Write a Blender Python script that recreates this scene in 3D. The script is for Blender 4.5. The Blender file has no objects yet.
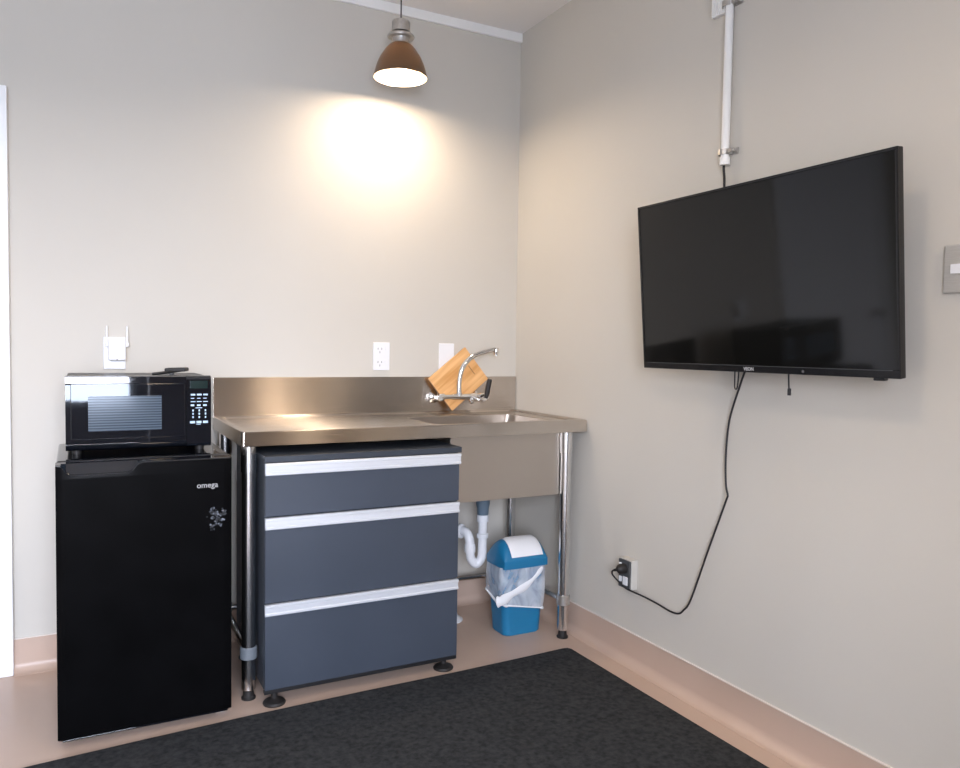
import bpy, bmesh, math, random
from mathutils import Vector, Matrix, noise
random.seed(4)
S = bpy.context.scene
COL = S.collection

# ------------------------------------------------------------------ camera
cd = bpy.data.cameras.new('camera'); cam = bpy.data.objects.new('camera', cd); COL.objects.link(cam)
cd.sensor_width = 36; cd.lens = 28.94; cd.clip_start = .05
Rv = Vector((0.88502098, -0.46529044, 0.01557827)); Uv = Vector((0.00758051, 0.04786017, 0.99882528))
Fv = Vector((0.46548943, 0.88386323, -0.0458844))
m = Matrix((Rv, Uv, -Fv)).transposed().to_4x4(); m.translation = (-1.8836, -3.2128, 1.2017)
cam.matrix_world = m
S.camera = cam

# ------------------------------------------------------------------ world, lights, exposure
S.view_settings.view_transform = 'Standard'; S.view_settings.look = 'None'
S.view_settings.gamma = 1; S.view_settings.use_curve_mapping = False
S.view_settings.exposure = 0.5
S.cycles.use_denoising = True
W = bpy.data.worlds.new('sky'); S.world = W; W.use_nodes = True
nt = W.node_tree; bg = nt.nodes['Background']
tc = nt.nodes.new('ShaderNodeTexCoord'); sx = nt.nodes.new('ShaderNodeSeparateXYZ')
cr = nt.nodes.new('ShaderNodeValToRGB')
nt.links.new(tc.outputs['Generated'], sx.inputs[0]); nt.links.new(sx.outputs['Z'], cr.inputs[0]); nt.links.new(cr.outputs[0], bg.inputs[0])
e = cr.color_ramp.elements
e[0].position = 0.0; e[0].color = (.27, .31, .39, 1)
e[1].position = 1.0; e[1].color = (.45, .62, .95, 1)
x = e.new(.02); x.color = (.86, .885, 1, 1)
bg.inputs[1].default_value = 35

def area(name, loc, direction, sx_, sy_, power, color):
    l = bpy.data.lights.new(name, 'AREA'); l.shape = 'RECTANGLE'; l.size = sx_; l.size_y = sy_
    l.energy = power; l.color = color
    o = bpy.data.objects.new(name, l); COL.objects.link(o); o.location = loc
    o.rotation_euler = Vector(direction).to_track_quat('-Z', 'Y').to_euler()
    return o
XL, YR, ZC = -3.15, -4.7, 2.687
# the rear window is where the sky reaches the room: a portal guides its sampling
o = area('window_portal', (-2.22, YR - .02, 1.47), (0, 1, 0), 1.56, 1.56, 1, (1, 1, 1))
o.data.cycles.is_portal = True

# ------------------------------------------------------------------ materials
def mat(name, color, rough=.5, metal=0, spec=.5, **kw):
    m = bpy.data.materials.new(name); m.use_nodes = True
    b = m.node_tree.nodes['Principled BSDF']
    b.inputs['Base Color'].default_value = (*color, 1); b.inputs['Roughness'].default_value = rough
    b.inputs['Metallic'].default_value = metal; b.inputs['Specular IOR Level'].default_value = spec
    for k, v in kw.items(): b.inputs[k.replace('_', ' ')].default_value = v
    return m
def N(m, t): return m.node_tree.nodes.new(t)
def L(m, a, b): m.node_tree.links.new(a, b)
def P(m): return m.node_tree.nodes['Principled BSDF']
def mottle(m, c1, c2, scale, detail=4, stretch=(1, 1, 1), rough=None, bump=0, bscale=None):
    t = N(m, 'ShaderNodeTexCoord'); mp = N(m, 'ShaderNodeMapping'); mp.inputs['Scale'].default_value = stretch
    n = N(m, 'ShaderNodeTexNoise'); n.inputs['Scale'].default_value = scale; n.inputs['Detail'].default_value = detail
    r = N(m, 'ShaderNodeValToRGB'); r.color_ramp.elements[0].color = (*c1, 1); r.color_ramp.elements[1].color = (*c2, 1)
    r.color_ramp.elements[0].position = .3; r.color_ramp.elements[1].position = .7
    L(m, t.outputs['Object'], mp.inputs[0]); L(m, mp.outputs[0], n.inputs['Vector']); L(m, n.outputs[0], r.inputs[0]); L(m, r.outputs[0], P(m).inputs['Base Color'])
    if rough:
        q = N(m, 'ShaderNodeMapRange'); q.inputs['To Min'].default_value = rough[0]; q.inputs['To Max'].default_value = rough[1]
        L(m, n.outputs[0], q.inputs[0]); L(m, q.outputs[0], P(m).inputs['Roughness'])
    if bump:
        n2 = N(m, 'ShaderNodeTexNoise'); n2.inputs['Scale'].default_value = bscale or scale * 4; n2.inputs['Detail'].default_value = 5
        L(m, mp.outputs[0], n2.inputs['Vector'])
        b = N(m, 'ShaderNodeBump'); b.inputs['Strength'].default_value = bump; b.inputs['Distance'].default_value = .002
        L(m, n2.outputs[0], b.inputs['Height']); L(m, b.outputs[0], P(m).inputs['Normal'])
    return m
M = {}
M['wall'] = mottle(mat('wall_paint', (.6, .57, .53), .55, spec=.3), (.592, .562, .503), (.616, .586, .528), 1.3, bump=.08, bscale=140)
M['dark_wall'] = mottle(mat('taupe_wall_paint', (.03, .03, .035), .7), (.10, .085, .07), (.12, .10, .085), 2)
M['ceiling'] = mottle(mat('ceiling_paint', (.8, .78, .75), .8), (.80, .78, .76), (.83, .81, .79), 2)
M['white_paint'] = mottle(mat('white_gloss_paint', (.82, .83, .84), .35), (.86, .87, .88), (.89, .90, .91), 3)
M['trim_white'] = mottle(mat('trim_white', (.8, .8, .78), .5), (.86, .86, .83), (.90, .89, .87), 5)
M['vinyl'] = mottle(mat('tan_sheet_vinyl', (.5, .34, .25), .35, spec=.4), (.51, .375, .295), (.57, .43, .345), 2.2, rough=(.3, .42), bump=.05, bscale=90)
M['vinyl_cap'] = mat('pale_capping', (.75, .68, .62), .35)
M['rug'] = mottle(mat('charcoal_carpet', (.02, .02, .022), .95, spec=.1), (.021, .022, .023), (.048, .050, .052), 60, 8, bump=1, bscale=420)
M['window_frame'] = mottle(mat('window_frame_paint', (.1, .1, .1), .4), (.09, .09, .09), (.11, .11, .11), 3)
M['fridge'] = mottle(mat('black_fridge_enamel', (.003, .003, .003), .35, spec=.03), (.0022, .0022, .0024), (.0032, .0032, .0036), 8, rough=(.26, .34))
M['black_gloss'] = mottle(mat('black_gloss_plastic', (.004, .005, .008), .035, spec=1.0), (.004, .005, .008), (.005, .0065, .010), 4)
M['black_plastic'] = mottle(mat('black_plastic', (.012, .012, .013), .4), (.010, .010, .011), (.015, .015, .016), 20)
M['black_rubber'] = mottle(mat('black_rubber', (.012, .011, .010), .55), (.010, .009, .009), (.018, .016, .015), 30)
M['key_print'] = mat('pale_key_print', (.45, .6, .75), .4)
M['display'] = mat('dark_green_display', (.008, .02, .018), .15)
M['white_plastic'] = mottle(mat('white_plastic', (.83, .84, .86), .35), (.82, .83, .85), (.85, .86, .88), 6)
M['slot'] = mat('dark_slot', (.12, .12, .13), .6)
M['grey_plate'] = mottle(mat('dark_grey_plate', (.09, .095, .10), .35, .3), (.085, .09, .095), (.105, .11, .115), 12)
M['satin_plate'] = mottle(mat('satin_metal_plate', (.38, .36, .33), .35, .2), (.50, .48, .44), (.56, .54, .50), 30, stretch=(1, 1, 12))
M['beige_block'] = mottle(mat('beige_mount_block', (.55, .54, .50), .5), (.53, .52, .48), (.58, .57, .53), 10)
M['charcoal'] = mottle(mat('slate_drawer_laminate', (.055, .065, .085), .4), (.038, .048, .066), (.046, .057, .078), 3, rough=(.38, .46))
M['carcass'] = mottle(mat('dark_slate_carcass', (.03, .038, .05), .4), (.027, .034, .045), (.034, .043, .056), 3)
M['aluminium'] = mottle(mat('brushed_aluminium', (.72, .74, .77), .35, .45), (.70, .73, .77), (.78, .81, .85), 60, stretch=(.05, 1, 1))
M['blue'] = mottle(mat('teal_blue_plastic', (.01, .16, .33), .38), (.008, .155, .32), (.013, .18, .36), 5)
M['pvc'] = mottle(mat('white_pvc', (.78, .80, .83), .3), (.76, .78, .81), (.81, .83, .86), 10)
M['pvc_grey'] = mottle(mat('blue_grey_fitting', (.10, .15, .20), .45), (.09, .14, .19), (.12, .17, .22), 10)
M['collar_grey'] = mottle(mat('grey_leg_collar', (.16, .18, .20), .5), (.14, .16, .18), (.19, .21, .23), 20)
M['chrome'] = mottle(mat('polished_chrome', (.8, .8, .8), .06, 1), (.78, .78, .78), (.83, .83, .82), 10)
M['cable'] = mottle(mat('black_cable', (.012, .012, .015), .5), (.010, .010, .013), (.016, .016, .019), 30)
M['nickel'] = mottle(mat('cast_nickel', (.55, .53, .50), .38, .9), (.48, .46, .43), (.60, .58, .55), 60)
M['mark'] = mat('grey_logo_print', (.42, .42, .42), .4)

# brushed stainless, brushed along u
def steel(name, c, rough, an):
    m = mat(name, c, rough, 1)
    t = N(m, 'ShaderNodeTangent'); t.direction_type = 'UV_MAP'; t.uv_map = 'UVMap'
    P(m).inputs['Anisotropic'].default_value = an; P(m).inputs['Anisotropic Rotation'].default_value = .25; L(m, t.outputs[0], P(m).inputs['Tangent'])
    tc = N(m, 'ShaderNodeTexCoord'); mp = N(m, 'ShaderNodeMapping'); mp.inputs['Scale'].default_value = (1.0, 420, 1)
    n = N(m, 'ShaderNodeTexNoise'); n.inputs['Scale'].default_value = 6; n.inputs['Detail'].default_value = 3
    L(m, tc.outputs['UV'], mp.inputs[0]); L(m, mp.outputs[0], n.inputs['Vector'])
    q = N(m, 'ShaderNodeMapRange'); q.inputs['To Min'].default_value = rough * .96; q.inputs['To Max'].default_value = rough * 1.04
    L(m, n.outputs[0], q.inputs[0]); L(m, q.outputs[0], P(m).inputs['Roughness'])
    n2 = N(m, 'ShaderNodeTexNoise'); n2.inputs['Scale'].default_value = 3.5; L(m, tc.outputs['UV'], n2.inputs['Vector'])
    r = N(m, 'ShaderNodeValToRGB'); r.color_ramp.elements[0].color = (*[v * .93 for v in c], 1); r.color_ramp.elements[1].color = (*c, 1)
    L(m, n2.outputs[0], r.inputs[0]); L(m, r.outputs[0], P(m).inputs['Base Color'])
    b = N(m, 'ShaderNodeBump'); b.inputs['Strength'].default_value = .06; b.inputs['Distance'].default_value = .02
    n3 = N(m, 'ShaderNodeTexNoise'); n3.inputs['Scale'].default_value = 3; n3.inputs['Detail'].default_value = 0
    L(m, tc.outputs['UV'], n3.inputs['Vector']); L(m, n3.outputs[0], b.inputs['Height']); L(m, b.outputs[0], P(m).inputs['Normal'])
    return m
M['steel'] = steel('brushed_stainless', (.62, .565, .51), .27, 1.0)
M['steel_panel'] = steel('dull_stainless', (.56, .51, .46), .38, .4)
M['leg_steel'] = mottle(mat('polished_steel_tube', (.55, .55, .56), .16, 1), (.68, .68, .68), (.75, .75, .75), 8, stretch=(1, 1, .05), rough=(.18, .26))

# bamboo board: glued strips along the board
m = mat('bamboo_board', (.7, .4, .16), .45); M['bamboo'] = m
t = N(m, 'ShaderNodeTexCoord'); mp = N(m, 'ShaderNodeMapping'); mp.inputs['Scale'].default_value = (2, 1, 34)
n = N(m, 'ShaderNodeTexNoise'); n.inputs['Scale'].default_value = 1.6; n.inputs['Detail'].default_value = 3
r = N(m, 'ShaderNodeValToRGB'); r.color_ramp.elements[0].color = (.62, .31, .10, 1); r.color_ramp.elements[1].color = (.84, .50, .22, 1)
r.color_ramp.elements[0].position = .35; r.color_ramp.elements[1].position = .65
L(m, t.outputs['Object'], mp.inputs[0]); L(m, mp.outputs[0], n.inputs['Vector']); L(m, n.outputs[0], r.inputs[0]); L(m, r.outputs[0], P(m).inputs['Base Color'])
M['board_edge'] = mottle(mat('board_edge', (.20, .10, .04), .6), (.17, .085, .035), (.24, .12, .05), 20)

# microwave window: pale bands painted in to look like reflected blinds
m = mat('oven_window_reflection', (.1, .13, .16), .12, spec=.8); M['screen'] = m  # key 'screen' holds the painted reflection bands, not a mesh
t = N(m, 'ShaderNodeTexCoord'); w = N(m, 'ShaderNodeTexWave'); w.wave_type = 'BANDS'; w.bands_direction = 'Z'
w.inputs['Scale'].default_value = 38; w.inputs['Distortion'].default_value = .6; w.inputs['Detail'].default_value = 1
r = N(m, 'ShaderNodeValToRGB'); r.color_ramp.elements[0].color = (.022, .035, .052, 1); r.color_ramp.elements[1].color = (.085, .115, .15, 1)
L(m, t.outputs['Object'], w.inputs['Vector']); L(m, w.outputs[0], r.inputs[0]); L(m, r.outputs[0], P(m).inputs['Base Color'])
# tv panel: dark, faintly glossy
M['tv_screen'] = mottle(mat('tv_panel', (.004, .004, .004), .07, spec=.34), (.0045, .0045, .0042), (.0055, .0055, .005), 3)
M['tv_bezel'] = mottle(mat('tv_bezel', (.004, .004, .005), .22, spec=.45), (.004, .004, .005), (.006, .006, .007), 6)

# glass pane and thin bag
def mix_transparent(name, fac, other, color):
    m = bpy.data.materials.new(name); m.use_nodes = True; t = m.node_tree; t.nodes.clear()
    o = t.nodes.new('ShaderNodeOutputMaterial'); a = t.nodes.new('ShaderNodeBsdfTransparent'); b = t.nodes.new(other)
    b.inputs['Color'].default_value = (*color, 1)
    x = t.nodes.new('ShaderNodeMixShader'); x.inputs[0].default_value = fac
    t.links.new(a.outputs[0], x.inputs[1]); t.links.new(b.outputs[0], x.inputs[2]); t.links.new(x.outputs[0], o.inputs[0])
    return m, t, x, b
M['glass'], _t, _x, _b = mix_transparent('window_glass', .06, 'ShaderNodeBsdfGlossy', (1, 1, 1)); _b.inputs['Roughness'].default_value = .02
M['bag'], _t, _x, _b = mix_transparent('thin_white_bag', .5, 'ShaderNodeBsdfPrincipled' if False else 'ShaderNodeBsdfDiffuse', (.85, .88, .92))
_tc = _t.nodes.new('ShaderNodeTexCoord'); _mp = _t.nodes.new('ShaderNodeMapping'); _mp.inputs['Scale'].default_value = (1, 1, .7); _mp.inputs['Rotation'].default_value = (0, .7, 0)
_n = _t.nodes.new('ShaderNodeTexNoise'); _n.inputs['Scale'].default_value = 14; _n.inputs['Detail'].default_value = 3; _n.inputs['Distortion'].default_value = 1.2
_q = _t.nodes.new('ShaderNodeMapRange'); _q.inputs['From Min'].default_value = .35; _q.inputs['From Max'].default_value = .7; _q.inputs['To Min'].default_value = .22; _q.inputs['To Max'].default_value = .6
_t.links.new(_tc.outputs['Object'], _mp.inputs[0]); _t.links.new(_mp.outputs[0], _n.inputs['Vector']); _t.links.new(_n.outputs[0], _q.inputs[0]); _t.links.new(_q.outputs[0], _x.inputs[0])
M['bag_thick'], _t, _x, _b = mix_transparent('folded_white_bag', .86, 'ShaderNodeBsdfDiffuse', (.88, .90, .93))
# smoky brown lamp shade that lets a little light through
m = bpy.data.materials.new('brown_translucent_shade'); m.use_nodes = True; t = m.node_tree
b = t.nodes['Principled BSDF']; b.inputs['Base Color'].default_value = (.09, .055, .03, 1); b.inputs['Roughness'].default_value = .3
tl = t.nodes.new('ShaderNodeBsdfTranslucent'); tl.inputs[0].default_value = (.6, .36, .18, 1)
x = t.nodes.new('ShaderNodeMixShader'); x.inputs[0].default_value = .035
t.links.new(b.outputs[0], x.inputs[1]); t.links.new(tl.outputs[0], x.inputs[2]); t.links.new(x.outputs[0], t.nodes['Material Output'].inputs[0])
M['shade'] = m
m = mottle(mat('cream_shade_lining', (.85, .82, .75), .5), (.84, .80, .73), (.87, .84, .78), 6); M['shade_inner'] = m
tl = N(m, 'ShaderNodeBsdfTranslucent'); tl.inputs[0].default_value = (.9, .7, .45, 1); x = N(m, 'ShaderNodeMixShader'); x.inputs[0].default_value = .35
L(m, P(m).outputs[0], x.inputs[1]); L(m, tl.outputs[0], x.inputs[2]); L(m, x.outputs[0], m.node_tree.nodes['Material Output'].inputs[0])
def emit(name, c, s):
    m = mat(name, c, .5); P(m).inputs['Emission Color'].default_value = (*c, 1); P(m).inputs['Emission Strength'].default_value = s; return m
M['bulb'] = emit('glowing_bulb', (1, .80, .56), 22)

# sticker residue on the fridge door: pale broken scuffs, the rest stays the black of the door
m = mat('sticker_residue', (.3, .32, .36), .6); M['residue'] = m
t = N(m, 'ShaderNodeTexCoord'); n = N(m, 'ShaderNodeTexNoise'); n.inputs['Scale'].default_value = 95; n.inputs['Detail'].default_value = 5
r = N(m, 'ShaderNodeValToRGB'); r.color_ramp.elements[0].color = (.01, .012, .016, 1); r.color_ramp.elements[1].color = (.20, .22, .27, 1)
r.color_ramp.elements[0].position = .46; r.color_ramp.elements[1].position = .66
L(m, t.outputs['Object'], n.inputs['Vector']); L(m, n.outputs[0], r.inputs[0]); L(m, r.outputs[0], P(m).inputs['Base Color'])

# ------------------------------------------------------------------ mesh helpers (all in world metres unless an empty is rotated)
def B(): return bmesh.new()
def box(bm, lo, hi, bev=0, seg=2):
    r = bmesh.ops.create_cube(bm, size=1); vs = r['verts']
    for v in vs: v.co = Vector([lo[i] + (v.co[i] + .5) * (hi[i] - lo[i]) for i in range(3)])
    if bev:
        es = list({e for v in vs for e in v.link_edges})
        bmesh.ops.bevel(bm, geom=es, offset=min(bev, min(abs(hi[i] - lo[i]) for i in range(3)) * .49), segments=seg, profile=.5, affect='EDGES')
    return bm
def ring(bm, c, ax, r, seg, up=None):
    ax = Vector(ax).normalized(); u = (up or Vector((0, 0, 1))); u = (u - ax * u.dot(ax))
    if u.length < 1e-4: u = Vector((1, 0, 0)) - ax * ax.x
    u.normalize(); w = ax.cross(u)
    return [bm.verts.new(Vector(c) + (u * math.cos(2 * math.pi * i / seg) + w * math.sin(2 * math.pi * i / seg)) * r) for i in range(seg)]
def bridge(bm, a, b):
    n = len(a)
    for i in range(n): bm.faces.new((a[i], a[(i + 1) % n], b[(i + 1) % n], b[i]))
def lathe(bm, o, ax, prof, seg=24, caps=True):          # prof: (distance along axis, radius)
    ax = Vector(ax).normalized(); rs = [ring(bm, Vector(o) + ax * d, ax, max(r, 1e-4), seg) for d, r in prof]
    for a, b in zip(rs, rs[1:]): bridge(bm, a, b)
    if caps: bm.faces.new(rs[0][::-1]); bm.faces.new(rs[-1])
    return bm
def cyl(bm, p, q, r, r2=None, seg=20):
    p, q = Vector(p), Vector(q); return lathe(bm, p, q - p, [(0, r), ((q - p).length, r if r2 is None else r2)], seg)
def smooth_path(pts, n=6):
    pts = [Vector(p) for p in pts]; out = []
    for i in range(len(pts) - 1):
        p0 = pts[max(i - 1, 0)]; p1 = pts[i]; p2 = pts[i + 1]; p3 = pts[min(i + 2, len(pts) - 1)]
        for k in range(n):
            t = k / n
            out.append(.5 * ((2 * p1) + (p2 - p0) * t + (2 * p0 - 5 * p1 + 4 * p2 - p3) * t * t + (3 * p1 - p0 - 3 * p2 + p3) * t ** 3))
    out.append(pts[-1]); return out
def tube(bm, pts, r, seg=12, n=6):
    if n: pts = smooth_path(pts, n)
    else: pts = [Vector(p) for p in pts]
    up = None; prev = None
    for i, p in enumerate(pts):
        d = (pts[min(i + 1, len(pts) - 1)] - pts[max(i - 1, 0)]).normalized()
        if up is None:
            up = Vector((0, 0, 1)) if abs(d.z) < .9 else Vector((0, 1, 0))
        up = (up - d * up.dot(d)).normalized()
        rr = r(i / (len(pts) - 1)) if callable(r) else r
        c = ring(bm, p, d, rr, seg, up)
        if prev: bridge(bm, prev, c)
        else: bm.faces.new(c[::-1])
        prev = c
    bm.faces.new(prev); return bm
def prism(bm, prof, a, b, axis='x'):                     # closed 2D profile extruded along axis
    def v(p, t): return {'x': (t, p[0], p[1]), 'y': (p[0], t, p[1]), 'z': (p[0], p[1], t)}[axis]
    A = [bm.verts.new(v(p, a)) for p in prof]; C = [bm.verts.new(v(p, b)) for p in prof]
    bridge(bm, A, C); bm.faces.new(A[::-1]); bm.faces.new(C); return bm
def rrect(bm, x0, y0, x1, y1, z, r, n=4):
    out = []
    for cx, cy, a0 in ((x1 - r, y1 - r, 0), (x0 + r, y1 - r, 90), (x0 + r, y0 + r, 180), (x1 - r, y0 + r, 270)):
        for k in range(n + 1):
            a = math.radians(a0 + 90 * k / n); out.append(bm.verts.new((cx + r * math.cos(a), cy + r * math.sin(a), z)))
    return out
def add_uv(me):
    uv = me.uv_layers.new(name='UVMap')
    for p in me.polygons:
        nx, ny, nz = map(abs, p.normal)
        for li in p.loop_indices:
            c = me.vertices[me.loops[li].vertex_index].co
            uv.data[li].uv = (c.y, c.z) if nx > max(ny, nz) else ((c.x, c.z) if ny > nz else (c.x, c.y))
def obj(name, bm, m, parent=None, smooth=True, angle=35, local=False, recalc=True):
    if recalc: bmesh.ops.recalc_face_normals(bm, faces=bm.faces)
    me = bpy.data.meshes.new(name); bm.to_mesh(me); bm.free()
    add_uv(me)
    me.materials.append(m)
    if smooth:
        me.polygons.foreach_set('use_smooth', [True] * len(me.polygons))
        me.set_sharp_from_angle(angle=math.radians(angle))
    o = bpy.data.objects.new(name, me); COL.objects.link(o)
    if smooth:
        wn = o.modifiers.new('even_normals', 'WEIGHTED_NORMAL'); wn.keep_sharp = True; wn.weight = 80
    if parent:
        if not local:
            root = parent
            while root.parent: root = root.parent
            me.transform(Matrix.Translation(-root.location))
        o.parent = parent
    else:
        xs = [v.co for v in me.vertices]
        c = Vector(((min(v.x for v in xs) + max(v.x for v in xs)) / 2, (min(v.y for v in xs) + max(v.y for v in xs)) / 2, min(v.z for v in xs)))
        me.transform(Matrix.Translation(-c)); o.location = c
    return o
def thing(name, label, cat, loc, group=None):
    o = bpy.data.objects.new(name, None); COL.objects.link(o); o.location = loc; o.empty_display_size = .1
    return tag(o, label, cat, group)
def tag(o, label, cat, group=None):
    o['label'] = label; o['category'] = cat
    if group: o['group'] = group
    return o
def struct(name, bm, m, parent=None, **k):
    o = obj(name, bm, m, parent, **k)
    if not parent: o['kind'] = 'structure'
    return o
def text(name, body, size, m, parent, loc, rot, local=False, depth=.0004, bold=0):
    cu = bpy.data.curves.new(name, 'FONT'); cu.body = body; cu.size = size; cu.extrude = depth; cu.align_x = 'CENTER'; cu.align_y = 'CENTER'; cu.offset = bold
    t = bpy.data.objects.new(name, cu); COL.objects.link(t)
    dg = bpy.context.evaluated_depsgraph_get(); me = bpy.data.meshes.new_from_object(t.evaluated_get(dg)); bpy.data.objects.remove(t)
    me.transform(Matrix.Translation(loc) @ rot.to_4x4())
    if not local: me.transform(Matrix.Translation(-parent_root(parent).location))
    me.materials.clear(); me.materials.append(m)
    o = bpy.data.objects.new(name, me); COL.objects.link(o); o.parent = parent; return o
def parent_root(o):
    while o.parent: o = o.parent
    return o
FRONT = Matrix.Rotation(math.pi / 2, 3, 'X')              # text facing -y

# ------------------------------------------------------------------ the room
b = B(); box(b, (XL - .1, YR - .1, -.1), (.1, .1, 0)); struct('floor', b, M['vinyl'], smooth=False)
b = B(); box(b, (XL - .1, YR - .1, ZC), (.1, .1, ZC + .1)); struct('ceiling', b, M['ceiling'], smooth=False)
b = B(); box(b, (XL - .1, 0, 0), (.1, .1, ZC)); struct('wall_back', b, M['wall'], smooth=False)
b = B(); box(b, (0, YR, 0), (.1, 0, ZC)); struct('wall_right', b, M['wall'], smooth=False)
def holed(axis, at, th, u0, u1, h0, h1, z0, z1):
    b = B()
    def bb(ua, ub, za, zb):
        if axis == 'x': box(b, (at - th, ua, za), (at, ub, zb))
        else: box(b, (ua, at - th, za), (ub, at, zb))
    bb(u0, h0, 0, ZC); bb(h1, u1, 0, ZC); bb(h0, h1, 0, z0); bb(h0, h1, z1, ZC); return b
b = B(); box(b, (XL - .1, YR, 0), (XL, 0, ZC)); struct('wall_left', b, M['wall'], smooth=False)
struct('wall_rear', holed('y', YR, .1, XL - .1, .1, -3.0, -1.44, .69, 2.25), M['dark_wall'], smooth=False)
def window(n, axis, at, u0, u1, z0, z1):
    def bx(b, ua, ub, za, zb, d0, d1):
        if axis == 'x': box(b, (at - d1, ua, za), (at - d0, ub, zb), .002)
        else: box(b, (ua, at - d1, za), (ub, at - d0, zb), .002)
    f = .045; b = B()
    bx(b, u0, u1, z0, z0 + f, .04, .09); bx(b, u0, u1, z1 - f, z1, .04, .09)
    bx(b, u0, u0 + f, z0 + f, z1 - f, .04, .09); bx(b, u1 - f, u1, z0 + f, z1 - f, .04, .09)
    um = (u0 + u1) / 2; bx(b, um - f / 2, um + f / 2, z0 + f, z1 - f, .045, .085)
    w = struct('window_%d' % n, b, M['window_frame'])
    for a, c in ((u0 + f, um - f / 2), (um + f / 2, u1 - f)):
        b = B(); bx(b, a, c, z0 + f, z1 - f, .062, .066); g = obj('pane', b, M['glass'], w, smooth=False)
        g['label'] = 'clear glass pane'
window(1, 'y', YR, -3.0, -1.44, .69, 2.25)
b = B(); box(b, (-1.42, -3.78, 0), (0, -3.66, ZC)); struct('wall_light_blocker', b, M['dark_wall'], smooth=False)  # added unseen wall, blocks window light so the right wall darkens
# flat white board along the top of the back wall
b = B(); box(b, (-2.98, -.014, 2.6458), (0, 0, ZC), .0015); struct('trim_1', b, M['trim_white'])
# vinyl coved up the walls, with a thin capping strip
def cove(name, axis, a, c, sgn=-1):
    zb = .1225; R = .035; t = .004
    prof = [(0, 0), (0, zb), (sgn * t, zb)] + [(sgn * (t + R - R * math.cos(math.radians(q))), R - R * math.sin(math.radians(q)) + .001) for q in range(0, 91, 15)] + [(sgn * (t + R), 0)]
    b = B()
    if axis == 'x': prism(b, prof, a, c, 'x')
    else: prism(b, prof, a, c, 'y')
    return struct(name, b, M['vinyl'], angle=50)
cove('baseboard_back', 'x', -2.083, 0); cove('baseboard_right', 'y', YR, 0)
b = B(); box(b, (-2.083, -.007, .1225), (0, 0, .1265), .001); struct('trim_2', b, M['vinyl_cap'])
b = B(); box(b, (-.007, YR, .1225), (0, -.007, .1265), .001); struct('trim_3', b, M['vinyl_cap'])
# white door and its frame at the left end of the back wall
b = B(); box(b, (-2.155, -.034, 0), (-2.083, 0, 2.088), .004); box(b, (-3.0, -.034, 2.016), (-2.155, 0, 2.088), .004); box(b, (-3.06, -.034, 0), (-2.99, 0, 2.088), .004)
d = struct('door_1', b, M['white_paint'])
b = B(); box(b, (-2.988, -.016, .006), (-2.157, -.002, 2.014), .003); obj('door_leaf', b, M['white_paint'], d)
b = B(); lathe(b, (-2.9, -.016, 1.0), (0, -1, 0), [(0, .026), (.008, .026), (.009, .01), (.04, .01), (.045, .022), (.062, .026), (.075, .018)]); obj('door_handle', b, M['leg_steel'], d)

# ------------------------------------------------------------------ rug
b = B(); z0, z1 = .0015, .010
far = [(-2.35, -.79), (-2.1, -.768), (-1.99, -.757), (-1.69, -.738), (-1.39, -.722), (-1.0, -.712), (-.63, -.708), (-.3, -.697), (-.165, -.690), (-.143, -.694), (-.134, -.708), (-.130, -1.1), (-.122, -1.67), (-.11, -2.9), (-2.35, -2.9)]
vb = [b.verts.new((x_, y_, z0)) for x_, y_ in far]; vt = [b.verts.new((x_, y_, z1)) for x_, y_ in far]
bridge(b, vb, vt); b.faces.new(vt); b.faces.new(vb[::-1])
tag(obj('rug', b, M['rug'], smooth=False), 'large flat charcoal carpet rug spread over the tan floor', 'rug')

# ------------------------------------------------------------------ bar fridge
fx0, fx1, fy = -1.934, -1.442, -.692
t = thing('bar_fridge', 'black waist-high bar fridge standing under the microwave', 'fridge', (-1.6865, -.42, 0))
b = B(); box(b, (fx0 + .004, fy + .058, .035), (fx1 - .004, -.2, .828), .006); obj('body', b, M['fridge'], t)
b = B(); box(b, (fx0 + .001, fy + .052, .829), (fx1 - .001, -.195, .851), .007, 3); obj('worktop', b, M['black_gloss'], t)
# door: sloping top edge with a scooped grip on its left half
b = B(); n = 36; rows = []
for i in range(n + 1):
    u = i / n; xx = fx0 + u * (fx1 - fx0)
    g = 1 / (1 + math.exp((u - .43) * 90)) * (1 / (1 + math.exp(-(u - .05) * 140)))
    e_ = .012 if i in (0, n) else 0
    zt = .845 - .030 * g
    prof = [(fy + .048, .030), (fy + .006 + e_ * .6, .028), (fy + e_ * .4, .034), (fy + e_ * .4, .802), (fy + e_ * .4, .806), (fy + .001 + e_ * .3, zt - .003), (fy + .004, zt), (fy + .008, zt + .001), (fy + .03, .846), (fy + .048, .848)]
    rows.append([b.verts.new((xx, y_, z_)) for y_, z_ in prof])
for r0, r1 in zip(rows, rows[1:]): bridge(b, r0, r1)
b.faces.new(rows[0]); b.faces.new(rows[-1])
dr = obj('door', b, M['fridge'], t, angle=25)
dr.data.materials.append(M['black_gloss'])
for p in dr.data.polygons:
    if p.normal.z > .3: p.material_index = 1
b = B(); box(b, (fx0 + .012, fy + .001, .0265), (fx1 - .012, fy + .04, .0305), .001); obj('bottom_trim', b, M['black_gloss'], dr)
text('lettering', 'omega', .024, M['mark'], dr, (-1.516, fy - .0006, .7605), FRONT)
b = B()
for k in range(46):
    a = random.random() * 6.28; rr = random.random() ** .6
    cx, cz = -1.497 + rr * .03 * math.cos(a) + .004, .655 + rr * .036 * math.sin(a) + .25 * (rr * .03 * math.cos(a)); s = .0015 + random.random() * .0045
    vv = [b.verts.new((cx + s * (.5 + random.random()) * math.cos(q), fy - .0006, cz + s * (.4 + random.random()) * math.sin(q))) for q in (0, .9, 1.9, 2.9, 3.9, 5.1)]
    b.faces.new(vv)
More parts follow.
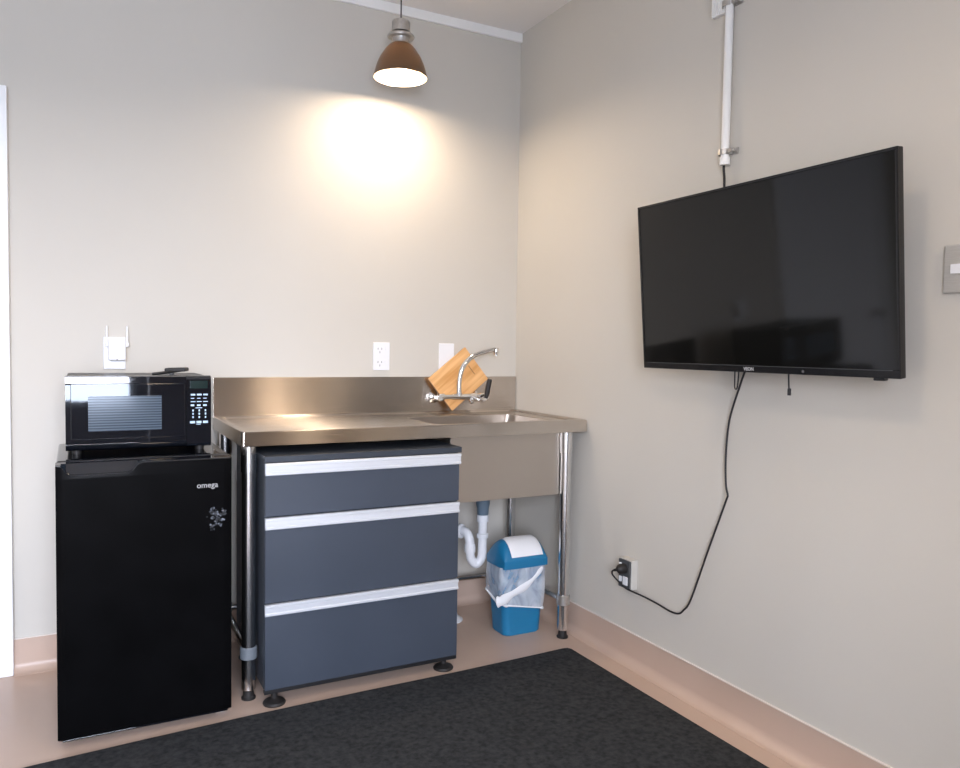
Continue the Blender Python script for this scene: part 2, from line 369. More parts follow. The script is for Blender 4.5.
o = obj('sticker_residue', b, M['residue'], dr, smooth=False); o['label'] = 'pale scuffed sticker residue'
for xx in (fx0 + .03, fx1 - .022):
    for yy in (fy + .075, -.24):
        b = B(); lathe(b, (xx, yy, 0), (0, 0, 1), [(0, .017), (.012, .017), (.014, .009), (.032, .009)]); obj('foot', b, M['white_plastic'] if (xx > -1.6 and yy < -.5) else M['black_plastic'], t)

# ------------------------------------------------------------------ microwave
mx0, mx1, my = -1.908, -1.482, -.54
t = thing('microwave', 'glossy black microwave oven standing on the bar fridge', 'microwave', (-1.695, -.38, .851))
b = B(); box(b, (mx0 + .004, my + .034, .866), (mx1 - .004, -.2, 1.096), .005); obj('body', b, M['black_plastic'], t)
prof = [(my + .034, .865), (my + .020, .865), (my + .010, .869), (my + .004, .877), (my + .001, .887), (my + .0035, .896), (my + .0035, 1.070), (my, 1.075), (my + .0024, 1.095), (my + .010, 1.098), (my + .034, 1.098)]
b = B(); prism(b, prof, mx0, -1.5605, 'x'); dr = obj('door', b, M['black_gloss'], t, angle=40)
b = B(); box(b, (mx0 + .014, my + .0005, .900), (-1.5645, my + .006, 1.073), .002); obj('door_glass', b, M['black_gloss'], dr)
b = B(); box(b, (-1.846, my - .0006, .925), (-1.634, my + .004, 1.035), .0004); o = obj('oven_window', b, M['screen'], dr); o['label'] = 'blue-grey window with painted reflection stripes'
b = B(); prism(b, [(my + .034, .865), (my + .014, .865), (my + .004, .869), (my + .001, .877), (my, 1.082), (my + .004, 1.092), (my + .012, 1.098), (my + .034, 1.098)], -1.5585, mx1, 'x')
cp = obj('control_panel', b, M['black_gloss'], t, angle=40)
b = B(); box(b, (-1.548, my - .0008, 1.056), (-1.493, my + .002, 1.082), .0005); obj('display', b, M['display'], cp)
keys = []
for r_, z_ in enumerate((1.036, 1.024, 1.013, 1.001)):
    for c_ in range(3): keys.append((-1.546 + c_ * .0195, z_, .0145 if r_ % 2 == 0 else .011, .0055 if r_ in (0, 3) else .0028))
keys.append((-1.531, .9925, .021, .0025))
for r_, z_ in enumerate((.984, .973, .962)):
    for c_ in range(3): keys.append((-1.541 + c_ * .0195, z_, .0042, .0062))
for c_ in range(3): keys.append((-1.548 + c_ * .020, .9455, .0155, .0075))
keys.append((-1.529, .9385, .015, .002))
for kx, kz, kw, kh in keys:
    b = B(); box(b, (kx, my - .0007, kz - kh / 2), (kx + kw, my + .0015, kz + kh / 2)); obj('key', b, M['key_print'], cp, smooth=False)
for xx in (mx0 + .03, mx1 - .03):
    for yy in (my + .05, -.24):
        b = B(); lathe(b, (xx, yy, .8512), (0, 0, 1), [(0, .013), (.004, .014), (.015, .014)]); obj('foot', b, M['black_rubber'], t)
b = B()
for k in range(7): box(b, (-1.70 + k * .007, my + .033, .8655), (-1.697 + k * .007, my + .05, .8662))
obj('vent', b, M['slot'], t, smooth=False)

# small black remote propped on top of the microwave
t = thing('remote_control', 'small black remote control lying tilted on top of the microwave', 'remote control', (-1.60, -.42, 1.0965))
b = B(); box(b, (-.045, -.02, -.0045), (.045, .02, .0045), .004, 3)
b.transform(Matrix.Translation((-1.606, -.425, 1.106)) @ Matrix.Rotation(math.radians(-7), 4, 'Y') @ Matrix.Rotation(math.radians(24), 4, 'Z')); bo = obj('body', b, M['black_plastic'], t)
b = B(); box(b, (-.034, -.026, -.007), (.034, .026, .006), .004, 3)
b.transform(Matrix.Translation((-1.576, -.425, 1.1150)) @ Matrix.Rotation(math.radians(-2), 4, 'Y') @ Matrix.Rotation(math.radians(-20), 4, 'Z')); obj('battery_cover', b, M['black_rubber'], t)
b = B(); box(b, (-1.600, -.435, 1.0967), (-1.585, -.415, 1.114), .002); obj('clip', b, M['black_plastic'], t)

# ------------------------------------------------------------------ stainless sink bench
H = .915; bx0, bx1, by0, by1 = -1.396, -.0044, -.6074, -.015
t = thing('sink_bench', 'stainless steel sink bench on tubular legs, pushed into the room corner', 'sink', (-.7, -.31, 0))
b = B(); NN = 5
def rr(i, z, r): return rrect(b, bx0 + i, by0 + i, bx1 - i, by1 - (i if i < .01 else i * .5), z, r, NN)
rings = [rr(.003, .865, .006), rr(0, .8655, .008), rr(0, H - .006, .010), rr(.0015, H - .0015, .010), rr(.006, H, .010), rr(.026, H, .012), rr(.031, H - .003, .014), rr(.036, H - .009, .016)]
hx0, hy0, hx1, hy1 = -.640, -.520, -.100, -.135
rings += [rrect(b, hx0, hy0, hx1, hy1, H - .010, .035, NN), rrect(b, hx0 + .004, hy0 + .004, hx1 - .004, hy1 - .004, H - .014, .033, NN)]
for a, c in zip(rings, rings[1:]): bridge(b, a, c)
obj('worktop', b, M['steel'], t, angle=50)
b = B()
rings = [rrect(b, hx0 + .004, hy0 + .004, hx1 - .004, hy1 - .004, H - .014, .033, NN), rrect(b, -.600, -.515, -.1125, -.14, .858, .035, NN), rrect(b, -.592, -.508, -.1155, -.148, .64, .04, NN), rrect(b, -.57, -.49, -.155, -.17, .622, .04, NN)]
for a, c in zip(rings, rings[1:]): bridge(b, a, c)
b.faces.new(rings[-1]); bs = obj('basin', b, M['steel_panel'], t, angle=40)
b = B(); lathe(b, (-.326, -.3, .6222), (0, 0, 1), [(0, .036), (.002, .036), (.003, .03), (.0005, .02)]); obj('drain_strainer', b, M['chrome'], bs)
b = B(); box(b, (-.607, -.556, .603), (-.107, -.551, .866), .001); box(b, (-.607, -.551, .603), (-.603, -.07, .866), .001); box(b, (-.111, -.551, .603), (-.107, -.07, .866), .001); box(b, (-.603, -.551, .603), (-.111, -.07, .607), .001)
box(b, (-.607, -.074, .603), (-.107, -.070, .866), .001)
obj('basin_skirt', b, M['steel_panel'], t)
b = B(); box(b, (bx0, -.015, .906), (bx1, -.001, 1.0707), .002)
prism(b, [(-.015, .906)] + [(-.015 - .012 * (1 - math.sin(math.radians(q))), .906 + .012 * (1 - math.cos(math.radians(q)))) for q in range(0, 91, 15)], bx0 + .002, bx1 - .002, 'x')
obj('splashback', b, M['steel'], t, angle=30)
legs = {'fl': (-1.366, -.574), 'fr': (-.082, -.567), 'bl': (-1.362, -.078), 'br': (-.085, -.122)}
for k, (lx, ly) in legs.items():
    b = B(); lathe(b, (lx, ly, .034), (0, 0, 1), [(0, .0225), (.002, .0235), (.829, .0235)], 24); lg = obj('leg', b, M['leg_steel'], t)
    b = B(); lathe(b, (lx, ly, .775), (0, 0, 1), [(0, .0245), (.001, .0268), (.088, .0268)], 24); obj('socket', b, M['leg_steel'], lg)
    b = B(); lathe(b, (lx, ly, 0), (0, 0, 1), [(0, .0235), (.006, .024), (.012, .0185), (.034, .0165), (.046, .0175)], 24); obj('foot', b, M['black_rubber'], lg)
    b = B(); lathe(b, (lx, ly, .140), (0, 0, 1), [(0, .026), (.002, .0285), (.038, .0285), (.041, .026)], 24); obj('collar', b, M['collar_grey'] if k[1] == 'l' else M['nickel'], lg)
for p, q in (('fl', 'bl'), ('fr', 'br'), ('bl', 'br')):
    b = B(); cyl(b, (*legs[p], .158), (*legs[q], .158), .0125); obj('brace', b, M['leg_steel'], t)

# ------------------------------------------------------------------ wall mixer tap
t = thing('mixer_tap', 'chrome mixer tap with curved spout on the splashback above the basin', 'tap', (-.345, -.02, .98))
zb, yb = .983, -.088
b = B(); lathe(b, (-.440, yb, zb), (1, 0, 0), [(0, .013), (.004, .0165), (.02, .0165), (.022, .011), (.050, .011), (.064, .0135), (.150, .0135), (.155, .0165), (.18, .0165), (.184, .012), (.2, .012), (.204, .016), (.222, .017), (.228, .010)], 24)
lathe(b, (-.345, yb, zb), (0, 0, 1), [(0, .015), (.018, .015), (.02, .012), (.03, .012)], 20)
bd = obj('valve_body', b, M['chrome'], t)
for xx in (-.440, -.235):
    b = B(); lathe(b, (xx, -.0152, zb - .004), (0, -1, 0), [(0, .028), (.004, .028), (.012, .018), (.014, .0125), (.065, .0125)], 24)
    tube(b, [(xx, -.075, zb - .004), (xx, yb, zb - .003), (xx + (.014 if xx < -.4 else -.014), yb, zb)], .014, 14, 4)
    lathe(b, (xx, yb - .002, zb - .004), (0, -1, 0), [(0, .015), (.01, .015), (.014, .011)], 20)
    obj('wall_union', b, M['chrome'], t)
b = B(); tube(b, [(-.345, yb, zb + .02), (-.345, yb, zb + .06), (-.338, yb - .003, zb + .11), (-.318, yb - .006, zb + .15), (-.282, yb - .012, zb + .183), (-.23, yb - .02, zb + .203), (-.175, yb - .028, zb + .216)], .0112, 16, 6)
sp = obj('spout', b, M['chrome'], t)
b = B(); lathe(b, (-.172, yb - .028, zb + .222), (0, 0, -1), [(0, .011), (.004, .0135), (.022, .0135), (.026, .011), (.034, .011)], 20); obj('aerator', b, M['chrome'], sp)
b = B(); lathe(b, (-.285, yb - .004, zb - .008), (0, -.5, -1), [(0, .012), (.014, .013), (.018, .009), (.024, .009)], 18); obj('diverter_knob', b, M['chrome'], t)
b = B(); tube(b, [(-.285, yb - .012, zb), (-.262, yb - .03, zb - .013), (-.235, yb - .035, zb - .015), (-.214, yb - .03, zb - .004)], lambda s: .008 + .003 * s, 14, 5)
hd = obj('lever_hub', b, M['chrome'], t)
b = B(); tube(b, [(-.226, yb - .034, zb - .012), (-.221, yb - .036, zb + .012), (-.216, yb - .038, zb + .045), (-.209, yb - .04, zb + .080)], lambda s: .0085 + .004 * math.sin(s * 2.6), 14, 5)
o = obj('lever_grip', b, M['black_rubber'], hd); o['label'] = 'black lever grip'

# ------------------------------------------------------------------ bamboo board leaning behind the tap
bl = thing('cutting_board', 'square-cornered bamboo cutting board leaning on one corner behind the tap', 'cutting board', (-.365, -.0635, .9065))
b = B(); box(b, (0, -.006, 0), (.246, .006, .186), .004, 2)
o = obj('board', b, M['bamboo'], bl, local=True)
b = B(); box(b, (.200, -.0066, .060), (.204, .0066, .110), .0015); sl = obj('finger_slot', b, M['board_edge'], bl, local=True)
b = B(); box(b, (-.0006, -.0062, .003), (.0012, .0058, .183), .0005); sl = obj('dark_edge', b, M['board_edge'], bl, local=True)
bl.rotation_euler = (Matrix.Rotation(math.radians(-9), 3, 'X') @ Matrix.Rotation(math.radians(-37), 3, 'Y')).to_euler()
bl.location = (-.366, -.0595, .9145)

# ------------------------------------------------------------------ waste trap
t = thing('waste_trap', 'white plastic waste trap hanging below the sink basin beside the bin', 'waste pipe', (-.34, -.27, 0))
px_, py_ = -.326, -.3
b = B(); lathe(b, (px_, py_, .484), (0, 0, 1), [(0, .024), (.03, .026), (.05, .030), (.1185, .031)], 24); o = obj('basin_nut', b, M['pvc_grey'], t); o['label'] = 'blue-grey threaded nut'
b = B(); tube(b, [(px_, py_, .49), (px_, py_, .42), (px_, py_, .33), (px_ - .004, py_ + .001, .296), (px_ - .026, py_ + .006, .272), (px_ - .048, py_ + .011, .296), (px_ - .053, py_ + .013, .33), (px_ - .054, py_ + .016, .375), (px_ - .060, py_ + .034, .405), (px_ - .072, py_ + .064, .408), (px_ - .088, py_ + .10, .385), (-.425, -.180, .34)], .0195, 20, 6)
pp = obj('trap_pipe', b, M['pvc'], t)
for (zz, hh) in ((.455, .032), (.385, .020)):
    b = B(); lathe(b, (px_, py_, zz), (0, 0, 1), [(0, .024), (.002, .0255), (hh - .002, .0255), (hh, .023)], 18); obj('compression_nut', b, M['pvc'], pp)
b = B(); lathe(b, (px_ - .053, py_ + .013, .325), (0, .05, 1), [(0, .023), (.02, .0245), (.035, .0225)], 18); obj('compression_nut', b, M['pvc'], pp)
b = B(); lathe(b, (px_ - .070, py_ + .058, .4075), (-.5, 1.0, -.05), [(0, .025), (.003, .032), (.012, .032), (.02, .024)], 20); obj('compression_nut', b, M['pvc'], pp)
b = B(); cyl(b, (-.425, -.180, .35), (-.425, -.180, .004), .0195); obj('floor_pipe', b, M['pvc'], t)
b = B(); lathe(b, (-.418, -.180, 0), (0, 0, 1), [(0, .056), (.006, .056), (.02, .036), (.05, .0235)], 28); obj('floor_flange', b, M['pvc'], t)

# ------------------------------------------------------------------ drawer cabinet under the bench
cy, cx0, cx1 = -.675, -1.334, -.628
t = thing('drawer_cabinet', 'slate blue three-drawer cabinet under the left half of the sink bench', 'cabinet', (-.98, -.4, 0))
b = B(); box(b, (cx0, cy + .018, .058), (cx1 + .002, -.18, .818), .001); obj('carcass', b, M['carcass'], t)
b = B(); box(b, (cx0 - .001, cy - .002, .8185), (cx1 + .009, -.17, .838), .0015); obj('top_panel', b, M['carcass'], t)
for i, (za, zb_, zl) in enumerate(((.816, .777, .640), (.636, .598, .351), (.348, .311, .058))):
    b = B(); box(b, (cx0 + .001, cy, zl), (cx1, cy + .017, za - .004), .0012); dr = obj('drawer', b, M['charcoal'], t)
    b = B()
    pr = [(cy + .002, za), (cy - .010, za), (cy - .0125, za - .002), (cy - .0125, za - .009), (cy - .009, za - .012), (cy - .0085, zb_ + .010), (cy - .0125, zb_ + .006), (cy - .0125, zb_ + .001), (cy - .010, zb_ - .001), (cy - .0005, zb_)]
    prism(b, pr, cx0 - .001, cx1 + .002 - .004 * (i > 0), 'x'); obj('handle', b, M['aluminium'], dr, angle=25)
b = B(); box(b, (cx0, cy + .002, .044), (cx1, cy + .02, .0565), .001); obj('bottom_rail', b, M['black_plastic'], t)
for lx, ly in ((-1.296, -.648), (-.664, -.636), (-1.296, -.22), (-.664, -.22)):
    b = B(); lathe(b, (lx, ly, 0), (0, 0, 1), [(0, .037), (.004, .038), (.010, .034), (.016, .018), (.022, .011), (.0575, .011)], 28); obj('foot', b, M['black_rubber'], t)

# ------------------------------------------------------------------ swing-lid bin
t = thing('swing_lid_bin', 'blue plastic bin with white swing flap and a white liner, below the basin', 'bin', (-.228, -.38, 0))
def bin_rect(b, z, grow=0, r=.03, n=6):
    s = z / .30
    return rrect(b, -.302 - .024 * s - grow, -.468 - .014 * s - grow, -.124 + .014 * s + grow, -.340 + .010 * s + grow, z, r, n)
b = B(); rs = [bin_rect(b, z, -.004 if z == 0 else 0, .03) for z in (0, .006, .1, .2, .296)]
for a, c in zip(rs, rs[1:]): bridge(b, a, c)
b.faces.new(rs[0][::-1]); obj('bin_body', b, M['blue'], t)
LX0, LX1, LY0, LY1 = -.325, -.104, -.490, -.325
def dome(u, v): return .322 + .077 * max(0, 1 - abs(u) ** 2.0) ** .8 * max(0, 1 - abs(v) ** 7) ** .6
b = B(); NU, NV = 20, 24; g = []
for i in range(NU + 1):
    row = []
    for j in range(NV + 1):
        u = -1 + 2 * i / NU; v = -1 + 2 * j / NV
        u = math.sin(u * math.pi / 2); v = math.sin(v * math.pi / 2)
        # soften the plan corners
        k = 1 - .055 * (u * u * v * v)
        row.append(b.verts.new(((LX0 + LX1) / 2 + v * k * (LX1 - LX0) / 2, (LY0 + LY1) / 2 + u * k * (LY1 - LY0) / 2, dome(u, v))))
    g.append(row)
for i in range(NU):
    for j in range(NV): b.faces.new((g[i][j], g[i][j + 1], g[i + 1][j + 1], g[i + 1][j]))
loop = [g[0][j] for j in range(NV)] + [g[i][NV] for i in range(NU)] + [g[NU][j] for j in range(NV, 0, -1)] + [g[i][0] for i in range(NU, 0, -1)]
low = [b.verts.new((v.co.x, v.co.y, .290)) for v in loop]; bridge(b, loop, low)
ld = obj('lid', b, M['blue'], t, angle=60)
b = B(); rows = []
for i in range(15):
    u = -.94 + 1.15 * i / 14; row = []
    for j in range(13):
        v = -.69 + 1.38 * j / 12 + .04
        row.append(b.verts.new(((LX0 + LX1) / 2 + v * (LX1 - LX0) / 2, (LY0 + LY1) / 2 + u * (LY1 - LY0) / 2 - .003, dome(u, v) + .004 + (.003 if 0 < i < 14 and 0 < j < 12 else -.002))))
    rows.append(row)
for i in range(14):
    for j in range(12): b.faces.new((rows[i][j], rows[i][j + 1], rows[i + 1][j + 1], rows[i + 1][j]))
o = obj('swing_flap', b, M['white_plastic'], ld, angle=60); o['label'] = 'white swing flap'
# liner folded over the rim
b = B(); n = 7; levels = 9; prev = None; wall = []
for k in range(levels + 1):
    s = k / levels
    zt_ = .296
    vs = bin_rect(b, .296, .004, .034, n)
    for v in vs:
        fx = (v.co.x + .36) / .25
        zlow = .150 - .048 * fx
        if v.co.y > -.405: zlow += .03
        z = zt_ + (zlow - zt_) * s
        sb = z / .30
        # follow the taper of the bin, then bulge a little
        cxm, cym = -.228, -.405
        w = 1 - .10 * (1 - sb)
        nx = noise.noise(Vector((v.co.x * 14, v.co.y * 14, z * 11))) * .007 * (.3 + s)
        bul = 1 + .045 * math.sin(s * 2.8)
        if v.co.x < -.30: bul += .03 * s
        v.co = Vector((cxm + (v.co.x - cxm) * w * (bul + nx * 3), cym + (v.co.y - cym) * w * (bul + nx * 2), z))
    if prev: bridge(b, prev, vs)
    prev = vs
hem = [v.co.copy() for v in prev]
ln = obj('liner', b, M['bag'], t, angle=60)
b = B(); tube(b, [hem[i % len(hem)] for i in range(len(hem) + 1)], lambda s: .0048 + .0022 * math.sin(s * 40), 8, 2)
o = obj('liner_hem', b, M['bag_thick'], ln); o['label'] = 'thick rolled white hem'
b = B(); tube(b, [(-.135, -.480, .282), (-.168, -.486, .248), (-.22, -.489, .212), (-.29, -.488, .184), (-.325, -.484, .166), (-.345, -.472, .160)], lambda s: .006 + .019 * s + .003 * math.sin(s * 19), 9, 5)
b.transform(Matrix.Translation((0, -.488, 0)) @ Matrix.Diagonal((1, .5, 1, 1)) @ Matrix.Translation((0, .488, 0)))
o = obj('liner_fold', b, M['bag_thick'], ln); o['label'] = 'thick diagonal white fold'

# ------------------------------------------------------------------ pendant lamp
def pendant(lx, ly, lz, label, watts=5):
    t = thing('pendant_lamp', label, 'lamp', (lx, ly, lz))
    b = B(); cyl(b, (lx, ly, lz + .235), (lx, ly, ZC - .02), .0028, seg=10); obj('cord', b, M['cable'], t)
    b = B(); lathe(b, (lx, ly, ZC), (0, 0, -1), [(0, .045), (.018, .043), (.024, .03), (.025, .004)]); obj('ceiling_rose', b, M['nickel'], t)
    b = B(); lathe(b, (lx, ly, lz + .179), (0, 0, 1), [(0, .030), (.003, .037), (.040, .037), (.046, .034), (.050, .02), (.052, .006)], 28); obj('cap', b, M['nickel'], t)
    b = B(); lathe(b, (lx, ly, lz + .172), (0, 0, 1), [(0, .024), (.009, .024)], 24); obj('gasket', b, M['black_rubber'], t)
    b = B(); lathe(b, (lx, ly, lz + .130), (0, 0, 1), [(0, .034), (.022, .034), (.026, .036), (.028, .052), (.034, .055), (.040, .052), (.042, .037), (.044, .03)], 32); obj('socket_housing', b, M['nickel'], t)
    out = [(.136, .034), (.129, .046), (.115, .059), (.098, .071), (.077, .084), (.052, .095), (.026, .103), (0, .109)]
    b = B(); lathe(b, (lx, ly, lz), (0, 0, 1), out, 48, caps=False); sh = obj('lamp_shade', b, M['shade'], t)
    inn = [(.132, .031), (.125, .043), (.111, .056), (.094, .068), (.073, .081), (.050, .092), (.025, .100), (0.0005, .1065)]
    b = B(); lathe(b, (lx, ly, lz), (0, 0, 1), inn, 48, caps=False); obj('shade_rim', b, M['shade_inner'], sh)
    b = B(); lathe(b, (lx, ly, lz + .012), (0, 0, 1), [(0, .001), (.002, .014), (.008, .028), (.018, .038), (.032, .042), (.048, .038), (.066, .026), (.085, .018), (.124, .017)], 28); obj('bulb', b, M['bulb'], t)
    pl = bpy.data.lights.new('lamp_light', 'AREA'); pl.shape = 'DISK'; pl.size = .17; pl.energy = watts; pl.color = (1, .79, .59)
    po = bpy.data.objects.new('lamp_light', pl); COL.objects.link(po); po.parent = t; po.location = (0, 0, .008)
pendant(-.708, -.25, 2.287, 'lit pendant lamp with brown dome shade hanging above the sink bench')
# its twins just above the frame: one throws the television's shadow on the wall, one makes the streak in the splashback
pendant(-1.45, -2.35, 2.287, 'lit brown dome pendant lamp over the middle of the rug')
pendant(-.37, -3.25, 2.287, 'lit brown dome pendant lamp farthest from the sink, beside the right wall', 10)

# ------------------------------------------------------------------ television on its wall bracket
a = math.radians(4.83); tw, th = .939, .547
t = thing('television', 'large black flat-screen television tilted down on the right wall', 'television', (-.1364, -1.1117, 1.1441))
t.rotation_euler = Matrix(((0, math.cos(a), -math.sin(a)), (-1, 0, 0), (0, math.sin(a), math.cos(a)))).to_euler()
b = B(); box(b, (0, .004, 0), (tw, .022, th), .003); fr = obj('bezel', b, M['tv_bezel'], t, local=True)
b = B()
for lo, hi in (((0, 0, 0), (tw, .006, .020)), ((0, 0, th - .008), (tw, .006, th)), ((0, 0, .020), (.008, .006, th - .008)), ((tw - .008, 0, .020), (tw, .006, th - .008))): box(b, lo, hi, .0015)
obj('front_frame', b, M['tv_bezel'], t, local=True)
b = B(); box(b, (.0085, .0025, .0205), (tw - .0085, .0045, th - .0085)); obj('screen', b, M['tv_screen'], t, local=True, smooth=False)
b = B(); box(b, (.02, -.0006, .0192), (tw - .02, .0005, .0204)); obj('trim_line', b, M['grey_plate'], fr, local=True, smooth=False)
b = B(); box(b, (.09, .021, .03), (tw - .09, .062, .36), .014, 3); obj('back_cover', b, M['black_plastic'], t, local=True)
text('lettering', 'VEON', .014, M['mark'], fr, (.470, -.0008, .010), FRONT, local=True, bold=.0004)
b = B(); lathe(b, (.66, -.0008, .009), (0, 1, 0), [(0, .004), (.002, .004)], 12); obj('remote_sensor', b, M['slot'], fr, local=True)
b = B(); box(b, (tw - .075, .004, -.007), (tw - .045, .02, .001), .002); obj('power_button', b, M['black_plastic'], fr, local=True)
for xx in (.32, .62):
    b = B(); box(b, (xx - .012, .062, .04), (xx + .012, .074, .42), .002); obj('bracket_arm', b, M['black_plastic'], t, local=True)
wb = thing('wall_bracket', 'black steel bracket on the wall behind the television', 'bracket', (-.01, -1.58, 1.38))
b = B(); box(b, (-.005, -1.80, 1.29), (0, -1.37, 1.47), .001)
for yy in (-1.4317, -1.7317): box(b, (-.0665, yy - .010, 1.33), (-.005, yy + .010, 1.36), .001)
obj('wall_plate', b, M['black_plastic'], wb)
b = B(); tube(b, [(-.095, -1.488, 1.17), (-.096, -1.489, 1.12), (-.097, -1.491, 1.096), (-.097, -1.496, 1.090), (-.097, -1.501, 1.096), (-.096, -1.503, 1.12), (-.095, -1.504, 1.17)], .0022, 8, 4); o = obj('release_cord', b, M['cable'], wb); o['label'] = 'black looped release cord'
b = B(); tube(b, [(-.095, -1.688, 1.17), (-.096, -1.690, 1.13), (-.097, -1.693, 1.10)], .0024, 8, 4); box(b, (-.100, -1.699, 1.083), (-.094, -1.690, 1.103), .001); o = obj('release_cord', b, M['cable'], wb); o['label'] = 'black straight release cord'

# ------------------------------------------------------------------ outlet low on the right wall, plug and lead
def plate(name, label, lo, hi, mt, group=None, cat='socket'):
    b = B(); box(b, lo, hi, .003, 2); o = obj(name, b, mt); return tag(o, label, cat, group)
t = thing('wall_outlet', 'wall outlet on the right wall with the television lead plugged in', 'outlet', (0, -.88, .30))
b = B(); box(b, (-.030, -.942, .297), (0, -.872, .411), .003); obj('mount_block', b, M['beige_block'], t)
b = B(); box(b, (-.0385, -.940, .300), (-.030, -.874, .408), .0025); fc = obj('faceplate', b, M['grey_plate'], t)
for ya, yb_, za, zb_ in ((-.896, -.882, .322, .342), (-.931, -.905, .314, .346), (-.894, -.880, .386, .394)):
    b = B(); box(b, (-.0425, ya, za), (-.038, yb_, zb_), .001); obj('rocker', b, M['white_plastic'], fc)
cab = thing('television_lead', 'black power lead drooping down the right wall to the outlet', 'cable', (-.03, -1.15, .29))
path = [(-.072, -.902, .371), (-.074, -.886, .366), (-.070, -.876, .352), (-.060, -.880, .336), (-.050, -.897, .320), (-.046, -.927, .307), (-.040, -.96, .302), (-.030, -1.02, .297), (-.02, -1.085, .288), (-.018, -1.146, .281), (-.018, -1.187, .286), (-.018, -1.212, .306), (-.018, -1.246, .354), (-.018, -1.321, .544), (-.018, -1.392, .720), (-.018, -1.399, .742), (-.018, -1.390, .775), (-.018, -1.386, .87), (-.022, -1.401, .985), (-.034, -1.452, 1.099), (-.042, -1.478, 1.145), (-.045, -1.49, 1.17)]
b = B(); tube(b, path, .0033, 10, 6); obj('cord', b, M['cable'], cab)
b = B(); lathe(b, (-.0390, -.911, .376), (-1, 0, 0), [(0, .019), (.014, .0195), (.026, .017), (.034, .009), (.036, .005)], 24); pg = obj('plug', b, M['black_rubber'], cab)
b = B(); tube(b, [(-.060, -.910, .376), (-.069, -.901, .372), (-.073, -.891, .368)], lambda s: .0078 - .0032 * s, 10, 4); obj('strain_relief', b, M['black_rubber'], pg)

# light switch at the right edge
t = thing('light_switch', 'satin metal light switch plate on the right wall beside the television', 'switch', (0, -2.097, 1.35))
b = B(); box(b, (-.010, -2.138, 1.352), (0, -2.064, 1.470), .004, 3); obj('faceplate', b, M['satin_plate'], t)
b = B(); box(b, (-.0135, -2.112, 1.399), (-.009, -2.083, 1.422), .001); obj('rocker', b, M['white_plastic'], t)

# conduit down to the television
t = thing('cable_conduit', 'white cable conduit running down the wall to the television', 'conduit', (-.018, -1.343, 1.80))
b = B(); cyl(b, (-.018, -1.343, 1.806), (-.018, -1.346, ZC), .013, seg=20); cyl(b, (-.018, -1.343, 1.805), (-.018, -1.343, 1.83), .0165); obj('pipe', b, M['trim_white'], t)
for z_ in (1.838, 2.308):
    b = B()
    for q0 in range(12):
        a0, a1 = math.radians(90 + q0 * 15), math.radians(90 + (q0 + 1) * 15)
        pts_ = [(r_ * math.cos(a_) - .018, r_ * math.sin(a_) - 1.338) for a_, r_ in ((a0, .016), (a0, .019), (a1, .019), (a1, .016))]
        prism(b, pts_, z_, z_ + .018, 'z')
    box(b, (-.020, -1.327, z_), (-.0, -1.324, z_ + .018)); box(b, (-.020, -1.362, z_), (-.0, -1.359, z_ + .018))
    box(b, (-.024, -1.385, z_ + .003), (-.019, -1.352, z_ + .015), .001); lathe(b, (-.0215, -1.375, z_ + .009), (-1, 0, 0), [(0, .007), (.006, .007), (.008, .004)], 12)
    box(b, (-.004, -1.385, z_), (0, -1.352, z_ + .018))
    cyl(b, (-.0215, -1.375, z_ + .009), (0, -1.375, z_ + .009), .0025, seg=8)
    o = obj('clamp', b, M['nickel'], t)
b = B(); tube(b, [(-.018, -1.343, 1.85), (-.018, -1.339, 1.80), (-.020, -1.345, 1.765), (-.026, -1.352, 1.72), (-.034, -1.358, 1.66)], .004, 8, 5); obj('cable', b, M['cable'], t)
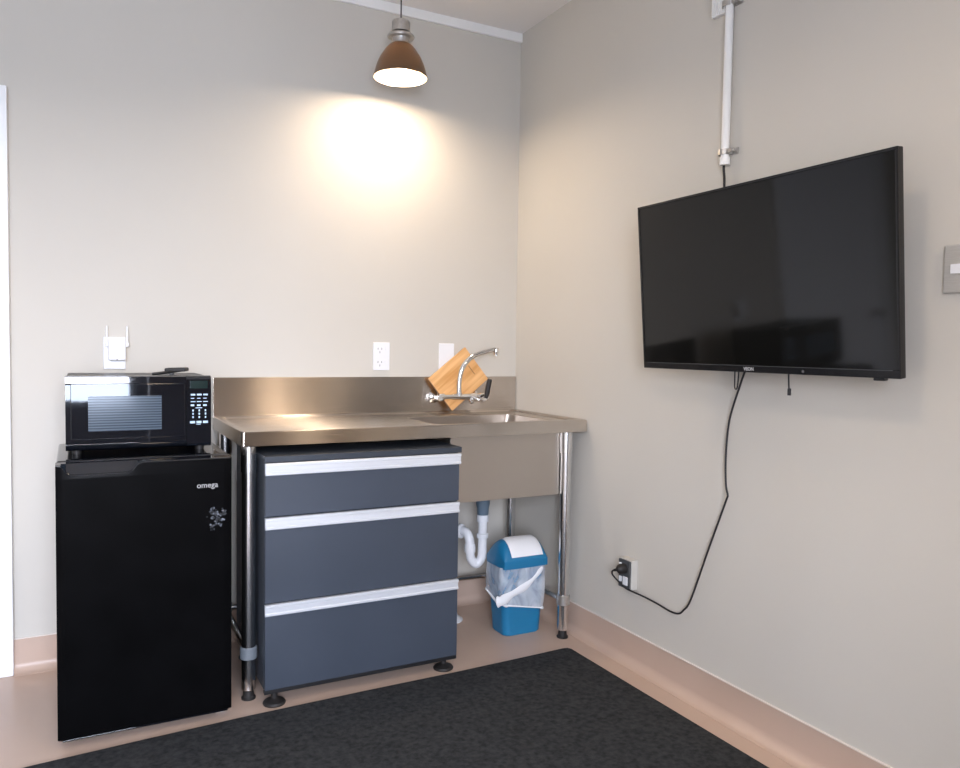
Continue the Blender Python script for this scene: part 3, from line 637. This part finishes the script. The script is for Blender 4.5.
# ribbed white box beside the conduit at the top
t = thing('ribbed_vent', 'white ribbed vent box high on the wall beside the conduit', 'vent', (0, -1.28, 2.30))
b = B(); box(b, (-.018, -1.328, 2.297), (0, -1.265, 2.42), .002); bd_ = obj('housing', b, M['trim_white'], t)
for k in range(6):
    b = B(); box(b, (-.022, -1.325 + k * .0105, 2.300), (-.018, -1.3205 + k * .0105, 2.417), .001); obj('rib', b, M['trim_white'], bd_)

# ------------------------------------------------------------------ outlets on the back wall
t = thing('power_socket', 'white double power socket above the splashback, left of the blank plate', 'socket', (-.687, 0, 1.10))
b = B(); box(b, (-.725, -.010, 1.100), (-.649, 0, 1.222), .003, 2); fp = obj('faceplate', b, M['white_plastic'], t)
for zc_ in (1.190, 1.132):
    b = B()
    for dx, dz, w_, h_ in ((-.011, .004, .002, .009), (.006, .004, .002, .009), (-.0025, -.011, .002, .009)):
        box(b, (-.694 + dx, -.0106, zc_ + dz - h_ / 2), (-.694 + dx + w_, -.009, zc_ + dz + h_ / 2))
    obj('pin_slots', b, M['slot'], fp, smooth=False)
    b = B(); box(b, (-.672, -.013, zc_ - .004), (-.660, -.009, zc_ + .013), .001); obj('rocker', b, M['white_plastic'], fp)
b = B(); box(b, (-.409, -.009, 1.100), (-.333, 0, 1.223), .003, 2); tag(obj('blank_plate', b, M['white_plastic']), 'plain white blank wall plate partly behind the cutting board', 'plate')
t = thing('power_socket', 'white power socket holding the wifi extender above the microwave', 'socket', (-1.749, 0, 1.103))
b = B(); box(b, (-1.786, -.010, 1.103), (-1.710, 0, 1.224), .003, 2); fp = obj('faceplate', b, M['white_plastic'], t)
b = B(); box(b, (-1.776, -.013, 1.108), (-1.764, -.009, 1.124), .001); obj('rocker', b, M['white_plastic'], fp)
t = thing('wifi_extender', 'white wifi extender with two upright antennas plugged in above the microwave', 'wifi extender', (-1.738, -.03, 1.135))
b = B(); box(b, (-1.771, -.050, 1.136), (-1.711, -.0102, 1.214), .006, 3); ex = obj('body', b, M['white_plastic'], t)
b = B(); box(b, (-1.744, -.0507, 1.1375), (-1.738, -.0495, 1.1405)); obj('indicator', b, M['slot'], ex, smooth=False)
for xx in (-1.7755, -1.7065):
    b = B(); lathe(b, (xx, -.032, 1.187), (0, 0, 1), [(0, .006), (.002, .0075), (.014, .0075), (.018, .0042), (.072, .0036), (.078, .002)], 16); obj('antenna', b, M['white_plastic'], t)
